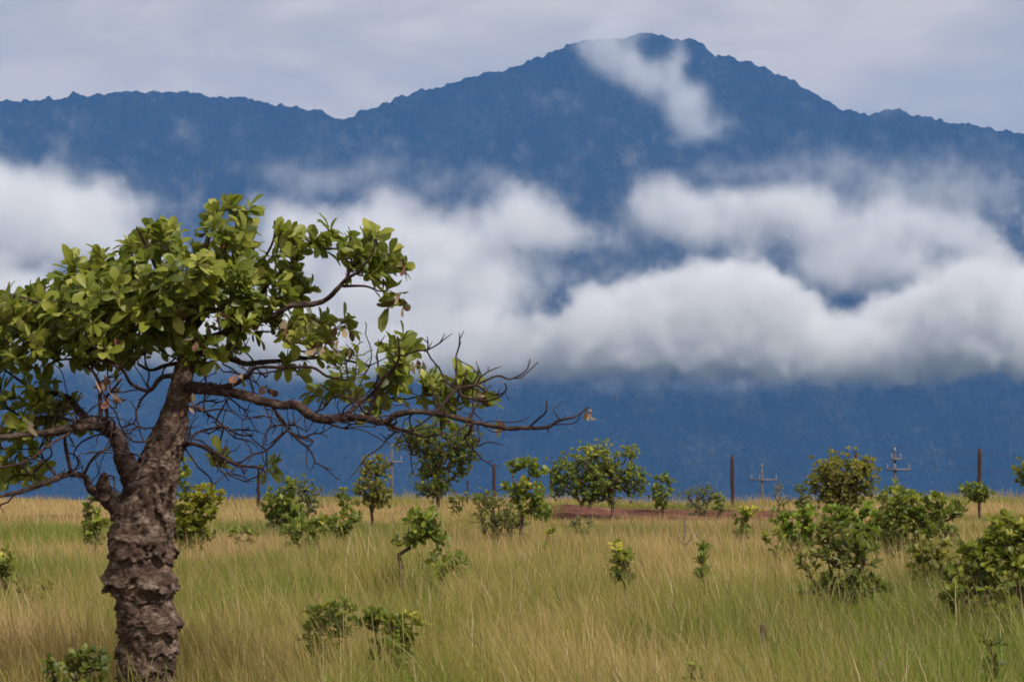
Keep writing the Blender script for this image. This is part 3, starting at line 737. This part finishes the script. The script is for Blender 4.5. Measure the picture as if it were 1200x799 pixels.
S('shrub', 'dark wispy shrub of upright fine stems at the foot of the tree with yellow leaves', 'shrub', (582, 628), [(582, 600, 28, 20, -.05), (570, 585, 18, 12), (600, 612, 18, 10)], .06, .8, 'dark', axup=1.2, width=.6)
S('sapling', 'leaning sapling with a forked reddish trunk, alone in the grass', 'sapling', (472, 676), [(497, 611, 22, 13, .05), (492, 624, 18, 9), (514, 630, 7, 9), (469, 634, 6, 5)], .095, 1.2, 'green', rtip=.006, rmax=.03, power=.42, trunk=[(470, 664), (467, 650), (480, 642)])
S('shrub', 'low leafy clump just right of the leaning sapling', 'shrub', (520, 676), [(515, 655, 12, 9), (535, 658, 10, 9)], .09, 1.0, 'green', rmax=.015)
S('bush', 'near small bush of rounded dark leaves, left one of the bottom pair', 'bush', (388, 776), [(378, 722, 20, 14), (398, 716, 12, 12, .05), (370, 738, 16, 12), (392, 738, 14, 14, .05)], .07, 1.0, 'green', rmax=.014)
S('bush', 'near small bush with a bright green right tip, right one of the bottom pair', 'bush', (452, 784), [(442, 728, 15, 12), (466, 732, 18, 12), (486, 725, 9, 10, .45), (455, 748, 20, 14), (474, 750, 14, 12), (436, 716, 6, 6)], .07, 1.0, 'green', rmax=.014)
S('seedling', 'upright seedling with lime green top leaves in the middle of the grass', 'seedling', (726, 693), [(722, 638, 7, 6, .38), (734, 652, 8, 8, .2), (720, 654, 8, 8, .2), (728, 672, 11, 12, -.25)], .085, 1.3, 'green', rmax=.012, nl=6, width=1.4)
S('seedling', 'narrow seedling of stiff dark feather-like leaves in the mid grass', 'seedling', (822, 690), [(823, 648, 7, 10), (822, 666, 8, 14)], .10, 1.6, 'green', rmax=.01, nl=7, spread=(.2, .9), axup=1.4, width=.75)
S('seedling', 'thin pale yellow-green seedling left of the lime-topped one', 'seedling', (643, 650), [(644, 622, 5, 8, .2), (644, 636, 6, 7)], .09, .6, 'yellow', rmax=.01, axup=1.2)
S('shrub', 'yellow-flowered bright shrub sticking out behind the right side of the big trunk', 'shrub', (228, 640), [(238, 580, 22, 14, .35), (225, 600, 24, 22, .1), (215, 560, 10, 24, -.1), (248, 592, 14, 14, .2), (222, 618, 20, 14, -.15), (205, 610, 14, 22, -.1)], .075, 1.0, 'yellow', rmax=.03)
S('shrub', 'leafy shrub showing left of the big trunk at grass height', 'shrub', (112, 640), [(108, 595, 12, 22, -.05), (118, 615, 12, 14, .2), (104, 622, 8, 10)], .08, .8, 'green', rmax=.02)
S('shrub', 'bright round shrub with a raised leafy tip, left of the slim upright tree', 'shrub', (338, 622), [(325, 592, 20, 18), (340, 570, 10, 10, .1), (345, 605, 16, 14), (335, 582, 12, 12, .05)], .08, 1.1, 'green', rmax=.03)
S('shrub', 'low spreading shrub in front of the bright round one', 'shrub', (362, 642), [(345, 622, 18, 12), (368, 618, 18, 14)], .08, 1.0, 'green', rmax=.02)
S('shrub', 'low clump of leaves between the spreading shrub and the slim upright tree', 'shrub', (404, 630), [(392, 612, 12, 10), (412, 606, 12, 11)], .08, .95, 'green', rmax=.02)
S('shrub', 'pale thin-leaved shrub on the crest behind the left clump', 'shrub', (362, 604), [(362, 575, 16, 18), (352, 570, 8, 8)], .06, .5, 'grey', rmax=.012)
S('shrub', 'small dark shrub on the crest just left of the slim upright tree', 'shrub', (404, 598), [(402, 578, 11, 9)], .07, .7, 'green', rmax=.015)
S('shrub', 'tiny leafy sprig right of the big trunk in the mid grass', 'shrub', (285, 638), [(278, 624, 9, 7, .1), (294, 627, 9, 6, -.05)], .08, .7, 'green', rmax=.01)
S('shrub', 'upright leafy shrub on the crest just right of the broad round-topped tree', 'shrub', (776, 598), [(778, 562, 10, 9), (775, 578, 12, 12)], .085, .9, 'green', rmax=.02, axup=1.1)
S('shrub', 'loose grey-green shrub on the crest left of the bare middle fence post', 'shrub', (818, 604), [(815, 582, 18, 12), (828, 578, 10, 12)], .06, .6, 'grey', rmax=.012, axup=1.0, width=.7)
S('shrub', 'small round shrub close to the foot of the bare middle fence post', 'shrub', (842, 600), [(842, 584, 9, 7, .1)], .07, .8, 'green', rmax=.012)
S('shrub', 'small shrub with lime leaves standing before the red bank, right of the middle fence post', 'shrub', (869, 632), [(868, 610, 11, 14), (877, 600, 8, 8, .4)], .08, .9, 'green', rmax=.018)
S('shrub', 'sparse dark sprig on the crest between the cross-armed pole and the olive tree', 'shrub', (942, 598), [(938, 572, 8, 8), (943, 585, 7, 9)], .07, .6, 'dark', rmax=.012)
S('shrub', 'bright yellow-green shrub below the left side of the olive tree', 'shrub', (932, 652), [(934, 612, 18, 13, .15), (920, 622, 12, 10), (945, 622, 10, 14), (950, 600, 14, 10, .1), (915, 606, 12, 8, .1), (935, 632, 18, 10)], .075, .9, 'bright', rmax=.02)
S('shrub', 'vivid lime shrub directly below the olive tree crown', 'shrub', (1003, 650), [(1005, 608, 20, 12, .1), (990, 618, 16, 12), (1020, 605, 12, 12), (1018, 625, 18, 14), (985, 600, 16, 10, .1), (1000, 636, 22, 10, -.05)], .08, .95, 'bright', rmax=.02)
S('shrub', 'tall leafy shrub rising under the pole with two crossarms', 'shrub', (1066, 655), [(1050, 575, 9, 10, .2), (1068, 592, 24, 16, .05), (1095, 588, 14, 12), (1062, 612, 24, 18), (1052, 632, 20, 14, -.08), (1040, 605, 14, 14), (1085, 625, 16, 14), (1100, 604, 12, 10, .1), (1078, 610, 14, 14)], .08, 1.0, 'green', rmax=.03)
S('shrub', 'dark leafy shrub between the tall shrub and the low tufted tree by the fence post', 'shrub', (1112, 640), [(1112, 602, 18, 10), (1122, 594, 10, 8), (1108, 616, 14, 10)], .08, .85, 'green', rmax=.02)
S('shrub', 'grey-green feathery bush sprawling at the foot of the tall leafy shrub', 'shrub', (1045, 648), [(1040, 625, 22, 14), (1022, 630, 12, 10)], .05, .9, 'grey', rmax=.012, width=.5)
S('bush', 'large tangled dark bush with dry lower stems in the right foreground grass', 'bush', (993, 704), [(985, 625, 26, 20, .05), (1000, 655, 32, 24, -.05), (960, 640, 20, 16, .2), (985, 678, 24, 18, -.1), (1018, 685, 18, 12, -.1), (945, 660, 14, 14, .15), (1012, 640, 18, 18, .05), (968, 615, 16, 12, .15), (1035, 690, 12, 8, -.1), (950, 690, 12, 10, 0)], .07, .85, 'dark', rmax=.035, axup=.8, width=.7)
S('shrub', 'small leafy shrub with red stems at the left edge of the tangled dark bush', 'shrub', (912, 662), [(905, 630, 11, 10, .2), (912, 642, 8, 8)], .08, .8, 'green', rmax=.015)
S('shrub', 'open shrub with pale leaves left of the big bush on the right edge', 'shrub', (1098, 688), [(1090, 648, 20, 18), (1105, 665, 16, 16), (1075, 645, 10, 10), (1108, 640, 12, 10, .1), (1082, 665, 12, 14)], .08, .7, 'olive', rmax=.018)
S('bush', 'largest bush, thick with light green leaves, at the right edge of the photo', 'bush', (1160, 728), [(1175, 640, 28, 22, .12), (1150, 655, 26, 20, .08), (1195, 660, 26, 26, .1), (1180, 622, 26, 16, .15), (1212, 628, 22, 20, .1), (1140, 640, 18, 12, .1), (1125, 680, 24, 20, .05), (1165, 690, 32, 22), (1205, 700, 24, 20), (1112, 700, 16, 12), (1225, 650, 24, 30)], .078, 1.0, 'main', rmax=.04)
S('tree', 'small tufted tree on the crest at the foot of the rightmost fence post', 'tree', (1148, 600), [(1140, 573, 14, 9), (1152, 577, 12, 8), (1146, 584, 10, 6)], .07, 1.1, 'green', rmax=.03, trunk=[(1148, 592)])
S('tree', 'tree cut off by the right edge of the photo on the crest', 'tree', (1212, 602), [(1204, 552, 16, 14), (1220, 560, 16, 18), (1198, 560, 8, 8)], .07, 1.0, 'green', rmax=.04)
S('shrub', 'dim small sapling in the grass at the bottom right', 'shrub', (1165, 800), [(1165, 752, 12, 12, -.05), (1160, 775, 14, 14, -.1)], .06, .6, 'dark', rmax=.01, axup=1.1)
S('bush', 'dark low bush in the grass against the foot of the big trunk', 'bush', (85, 812), [(70, 784, 24, 12, -.1), (95, 776, 20, 12, -.05), (118, 780, 14, 14, -.1)], .062, .9, 'dark', rmax=.014)
S('shrub', 'bright small shrub cut by the left edge of the photo', 'shrub', (4, 690), [(2, 655, 12, 12, .2), (6, 675, 12, 12)], .085, .9, 'green', rmax=.015)
S('shrub', 'thin line of low leaves trailing right of the left edge shrub', 'shrub', (40, 704), [(28, 690, 14, 6), (50, 688, 14, 6)], .07, .7, 'olive', rmax=.01)
S('shrub', 'wispy dark shrub on the slope before the broad round-topped tree', 'shrub', (682, 628), [(682, 614, 14, 9, -.1)], .06, .6, 'grey', rmax=.01, axup=1.1, width=.6)
S('shrub', 'single low sprig in the mid grass left of the pale seedling', 'shrub', (604, 676), [(604, 666, 9, 6, -.1)], .07, .5, 'green', rmax=.008)
S('shrub', 'faint small shrub on the crest right of the dark dense tree', 'shrub', (537, 600), [(536, 585, 12, 9)], .06, .6, 'olive', rmax=.01)
S('shrub', 'brownish wisp of a shrub on the crest left of the olive tree, beside the pole', 'shrub', (912, 602), [(912, 575, 6, 14), (918, 590, 9, 8)], .05, .4, 'olive', rmax=.01, axup=1.2, width=.5)
S('shrub', 'small green shrub low in the grass near the bottom centre', 'shrub', (820, 797), [(815, 782, 14, 9, .05)], .05, .5, 'green', rmax=.008, axup=1.0)
S('shrub', 'tuft of leaves behind the tall shrub under the pole, on the crest', 'shrub', (1035, 612), [(1035, 582, 10, 10, .1)], .07, .7, 'green', rmax=.012)

# ---------------------------------------------------------------- dead wood
def dead_stick(name, label, cat, chains, D, k=6):
    b = at(chains[0][0][0], chains[0][0][1], D); b[2] = float(ground_z(b[0], D))
    tb = TB(); rng = np.random.default_rng(int(b[0] * 99) & 255)
    for ch in chains:
        P = np.array([at(x, y, D) for x, y, w in ch]); P[:, 1] += np.linspace(0, .12, len(ch)) * rng.normal(0, 1)
        if ch is chains[0]: P[0][2] = b[2] - .05
        tb.tube(P - b, np.array([w for *_, w in ch]) * D / FP / 2, k, 3)
    o = tb.build(name, DEADW if cat != 'stalk' else TWIG); o.location = tuple(b); return tag(o, label, cat)
dead_stick('dead_sapling', 'thin leafless dead sapling with a forked top in the grass before the red bank', 'sapling', [[(803, 675, 3), (804, 650, 2.6), (803, 632, 2.5), (804, 615, 3.5), (803, 610, 2)], [(803, 640, 2), (797, 632, 1.6), (795, 626, 1)], [(804, 638, 2), (810, 630, 1.5), (812, 622, 1), (819, 632, 1)]], 28)
dead_stick('fallen_branch', 'brown dead branch poking out of the grass at the bottom right', 'branch', [[(1022, 806, 4), (1030, 790, 3.5), (1046, 768, 2)], [(1030, 800, 3), (1058, 788, 2.8), (1085, 778, 2)]], 14.2)
dead_stick('stump', 'short grey dead stump standing in the grass right of centre', 'stump', [[(892, 775, 9), (892, 755, 8), (894, 738, 7), (893, 730, 5)]], 16.8, 8)
# ================================================================ grass
def build_grass():
    rng = np.random.default_rng(3)
    m, t = material('savanna grass blades')
    at_ = t.n('ShaderNodeAttribute', attribute_name='col')
    d = t.n('ShaderNodeBsdfDiffuse', ins={'Color': at_.outputs['Color']})
    tr = t.n('ShaderNodeBsdfTranslucent', ins={'Color': at_.outputs['Color']})
    ms = t.n('ShaderNodeMixShader', ins={0: .35, 1: d.outputs[0], 2: tr.outputs[0]})
    t.l(ms.outputs[0], t.n('ShaderNodeOutputMaterial').inputs[0])
    X, Y = [], []
    for y0 in np.arange(9, 59, .5):
        hw = .19 * (y0 + .5) + 3.0
        dens = 800 * min(1.3, (17. / y0)) * GRASS_DENS
        n = int(dens * hw * 2 * .5)
        X.append(rng.uniform(-hw, hw, n)); Y.append(rng.uniform(y0, y0 + .5, n))
    X = np.concatenate(X); Y = np.concatenate(Y)
    # gather blades into tussocks
    cl = fbm(X * 2.1, Y * 1.4, octv=2, seed=41)
    keep = rng.random(len(X)) < np.clip(.25 + 1.6 * (cl - .2), .25, 1)
    dm = dirt_mask(X) * np.exp(-((Y - 45.6) / 2.5) ** 4)
    keep &= rng.random(len(X)) > dm * .96
    X, Y = X[keep], Y[keep]; n = len(X)
    Z = ground_z(X, Y)
    big = fbm(X / 2.6, Y / 5.0, octv=4, seed=51)                 # patches
    fine = rng.random(n)
    h = np.interp(Y, [9, 16, 24, 36, 41, 44, 49, 60], [.46, .46, .42, .30, .13, .11, .17, .20]) * rng.uniform(.45, 1.15, n) * (.55 + .9 * fbm(X / 1.0, Y / 1.6, octv=3, seed=61))
    greenness = np.clip(np.interp(Y, [12, 17, 22, 30, 42, 56], [.70, .70, .66, .56, .44, .34]) + (big - .5) * 3.4 + rng.normal(0, .12, n) - (fine > .82) * .35, 0, 1)
    green = np.array((.135, .185, .030)); olive = np.array((.245, .225, .060)); straw = np.array((.40, .300, .135)); red = np.array((.33, .185, .115)); pale = np.array((.50, .42, .26))
    g = greenness[:, None]
    col = np.where(g > .5, olive + (green - olive) * (g - .5) * 2, straw + (olive - straw) * g * 2)
    redf = np.clip((fbm(X / 1.7 + 9, Y / 3., octv=3, seed=71) - .46) * 3.2, 0, 1) * np.interp(Y, [12, 25, 45, 56], [.35, .6, .8, .7]) * rng.random(n)
    col = col + (red - col) * redf[:, None]
    pl = (rng.random(n) < .045)[:, None]
    col = np.where(pl, pale, col) * rng.uniform(.98, 1.42, n)[:, None]
    stalk = rng.random(n) < .10
    h = np.where(stalk, h * np.where(Y > 48, 1.7, 1.45), h)
    tr_ = tp(172, 0)[0]; h = h * np.where((np.abs(X - tr_) < .9) & (Y < TD + .1) & (Y > TD - 2.2), .45, 1)
    sb = at(472, 676, yD(676)); h = h * np.where((np.abs(X - sb[0]) < .45) & (Y < sb[1] + .1) & (Y > sb[1] - 3), .4, 1)
    w_ = np.where(stalk, .0013, .0022) * np.interp(Y, [9, 16, 55], [.8, 1, 1.9]) * rng.uniform(.7, 1.3, n)
    az = rng.uniform(0, 2 * np.pi, n); lean = rng.uniform(.05, .6, n) * h * np.where(stalk, .6, 1)
    wind = np.array((-.10, .02))
    lx = np.cos(az) * lean + wind[0] * h; ly = np.sin(az) * lean + wind[1] * h
    fa = rng.uniform(0, np.pi, n); sx, sy = np.cos(fa) * w_, np.sin(fa) * w_ * .6
    lv = [(0, 1, 0), (.35, .85, .16), (.70, .65, .52), (1.0, .06, 1.0)]
    V = []
    for f, wf, lf in lv:
        zz = Z + h * f * (1 - .12 * f)
        wf = np.where(stalk & (f > .6) & (f < .9), 1.5, wf)
        V += [np.stack([X + lx * lf - sx * wf, Y + ly * lf - sy * wf, zz], 1), np.stack([X + lx * lf + sx * wf, Y + ly * lf + sy * wf, zz], 1)]
    V = np.stack(V, 1).reshape(-1, 3)
    q = np.array([(0, 1, 3, 2), (2, 3, 5, 4), (4, 5, 7, 6)])
    FI = (np.arange(n)[:, None, None] * 8 + q[None]).ravel()
    CC = np.repeat(col[:, None], 8, 1); hd = (stalk & (rng.random(n) < .7))[:, None, None]
    CC[:, 4:8] = np.where(hd, CC[:, 4:8] * .65 + np.array((.38, .25, .16)) * .35, CC[:, 4:8])

    o = mesh_np('grass', V, FI, np.full(n * 3, 4), m, attrs={'col': CC.reshape(-1, 3)})
    tag(o, kind='stuff')
    print('blades', n)
GRASS_DENS = 3.6
build_grass()
# ================================================================ fence posts
def post(px, top, w, label, D=53.0, lean=0):
    b = at(px, 590, D); gz = float(ground_z(b[0], D)); b[2] = gz
    tp_ = at(px + lean, top, D); rng = np.random.default_rng(int(px))
    n = 14; f = np.linspace(0, 1, n)[:, None]; P = (np.array((0, 0, -.15))[None] * (1 - f) + (tp_ - b)[None] * f)
    P[:, :2] += rng.normal(0, .004, (n, 2)); r = w * .8 * D / FP / 2 * rng.uniform(.88, 1.1, n); r[-1] *= .75
    tb = TB(); tb.tube(P, r, 10); o = tb.build('fence_post', WOOD); o.location = tuple(b)
    tag(o, label, 'fence post', 'wooden fence posts along the crest')
post(303, 550, 5, 'fence post right of the big trunk, just under the low leafy twig')
post(547, 562, 3, 'thinnest and shortest fence post, between the dark dense tree and the tree with yellow leaves', lean=1)
post(579, 543, 5, 'fence post beside the curved stem of the tree with yellow leaves')
post(859, 533, 5.5, 'tall bare fence post standing clear of any plant, right of the middle', lean=-1)
post(1003, 529, 4.5, 'fence post whose tip shows above the olive tree crown')
post(1147, 525, 6, 'tallest fence post, at the far right above a tufted small tree', lean=1)

# ================================================================ utility poles
POLE = bark_material('weathered pole wood', (.04, .035, .04), (.10, .085, .09), (.22, .19, .19), 6)
m_, t_ = material('pale insulator'); p_ = t_.n('ShaderNodeBsdfPrincipled', ins={'Base Color': (.30, .29, .29, 1), 'Roughness': .35}); t_.l(p_.outputs[0], t_.n('ShaderNodeOutputMaterial').inputs[0]); INSU = m_
m_, t_ = material('dark cable'); p_ = t_.n('ShaderNodeBsdfPrincipled', ins={'Base Color': (.05, .05, .055, 1), 'Roughness': .6}); t_.l(p_.outputs[0], t_.n('ShaderNodeOutputMaterial').inputs[0]); CABLE = m_
m_, t_ = material('galvanised arm'); p_ = t_.n('ShaderNodeBsdfPrincipled', ins={'Base Color': (.14, .13, .135, 1), 'Roughness': .6, 'Metallic': .2}); t_.l(p_.outputs[0], t_.n('ShaderNodeOutputMaterial').inputs[0]); ARM = m_
def arm_box(tb_len, th):
    a = tb_len / 2
    V = [(x, y, z) for x in (-a, a) for y in (-th, th) for z in (-th, th)]
    F = [(0, 1, 3, 2), (4, 6, 7, 5), (0, 4, 5, 1), (2, 3, 7, 6), (0, 2, 6, 4), (1, 5, 7, 3)]
    return V, F
def pole(px, top, w, arms, D, label, rot=0.0, group='utility poles beyond the crest'):
    b = at(px, 600, D); b[2] = float(ground_z(b[0], D)); T = at(px, top, D) - b; k = D / FP
    root = empty('utility_pole', tuple(b)); tag(root, label, 'utility pole', group); root.rotation_euler.z = rot
    tb = TB(); tb.tube([(0, 0, -.5), (0, 0, T[2] * .5), (0, 0, T[2])], np.array((w * 1.25, w * 1.05, w * .85)) * k / 2, 10); tb.build('pole', POLE, root)
    out = []
    for (py, x0, x1) in arms:
        z = (at(px, py, D) - b)[2]; L = (x1 - x0) * k; cx = ((x0 + x1) / 2 - px) * k
        V, F = arm_box(L, .07)
        o = mesh_np('crossarm', np.array(V) + (cx, -w * k / 2 - .075, z), F, [4] * 6, ARM, root)
        xs = (-L / 2 + .12, L / 2 - .12) if L < 1.6 else (-L / 2 + .12, -L / 6, L / 2 - .12)
        for xi in xs:
            tb = TB(); zz = z + .07
            tb.tube([(cx + xi, -w * k / 2 - .075, zz), (cx + xi, -w * k / 2 - .075, zz + .12)], (.03, .03), 6)
            for q in range(3): tb.tube([(cx + xi, -w * k / 2 - .075, zz + .10 + q * .10), (cx + xi, -w * k / 2 - .075, zz + .18 + q * .10)], (.07, .04), 8)
            tb.build('insulator', INSU, root); out.append(b + np.array((cx + xi, -w * k / 2 - .075, zz + .4)))
    tb = TB(); tb.tube([(0, 0, T[2]), (0, 0, T[2] + .2)], (.05, .05), 6); tb.tube([(0, 0, T[2] + .15), (0, 0, T[2] + .45)], (.10, .05), 8); tb.build('insulator', INSU, root)
    out.append(b + np.array((0, 0, T[2] + .45)))
    return out
A1 = pole(459, 527, 3.6, [(541, 451, 472)], 235, 'utility pole with one short crossarm, right of the slim upright tree')
A2 = pole(893, 549, 3.4, [(562, 879, 911)], 255, 'utility pole with one wide crossarm, between the bare post and the olive tree')
A3 = pole(1049, 531, 3.6, [(538, 1043, 1057), (550, 1038, 1067)], 230, 'utility pole with two crossarms, behind the tall shrub on the right')
def cable(a, b, sag, label):
    a, b = np.array(a), np.array(b); f = np.linspace(0, 1, 40)[:, None]
    P = a + (b - a) * f; P[:, 2] -= (4 * sag * f * (1 - f))[:, 0]
    tb = TB(); tb.tube(P - a, np.full(40, .013), 4); o = tb.build('power_cable', CABLE); o.location = tuple(a)
    tag(o, label, 'cable', 'power cables between the utility poles')
cable(A2[-1], A3[-1], 1.6, 'topmost cable from the one-armed pole to the two-armed pole on the right')
cable(A2[2], A3[2], 1.8, 'lower cable from the one-armed pole to the two-armed pole on the right')
cable(A3[-1], A3[-1] + np.array((75, -12, 0)), 1.8, 'topmost cable running off the right edge from the two-armed pole')
cable(A3[4], A3[4] + np.array((75, -12, 0)), 2.0, 'lower cable running off the right edge from the two-armed pole')
# ================================================================ render settings
SC.render.engine = 'CYCLES'
cy = SC.cycles
cy.use_denoising = True
try: cy.denoiser = 'OPENIMAGEDENOISE'
except Exception: pass
cy.max_bounces = 9; cy.diffuse_bounces = 3; cy.glossy_bounces = 2; cy.transmission_bounces = 3; cy.transparent_max_bounces = 8
cy.volume_bounces = 6; cy.volume_step_rate = VSTEP; cy.volume_max_steps = 256
cy.use_adaptive_sampling = True; cy.adaptive_threshold = .02
cy.pixel_filter_type = 'BLACKMAN_HARRIS'; cy.filter_width = 1.7
cy.sample_clamp_indirect = 6
vs = SC.view_settings
SC.display_settings.display_device = 'sRGB'
vs.view_transform = 'Standard'; vs.look = 'None'; vs.gamma = 1; vs.use_curve_mapping = False; vs.exposure = EXPO
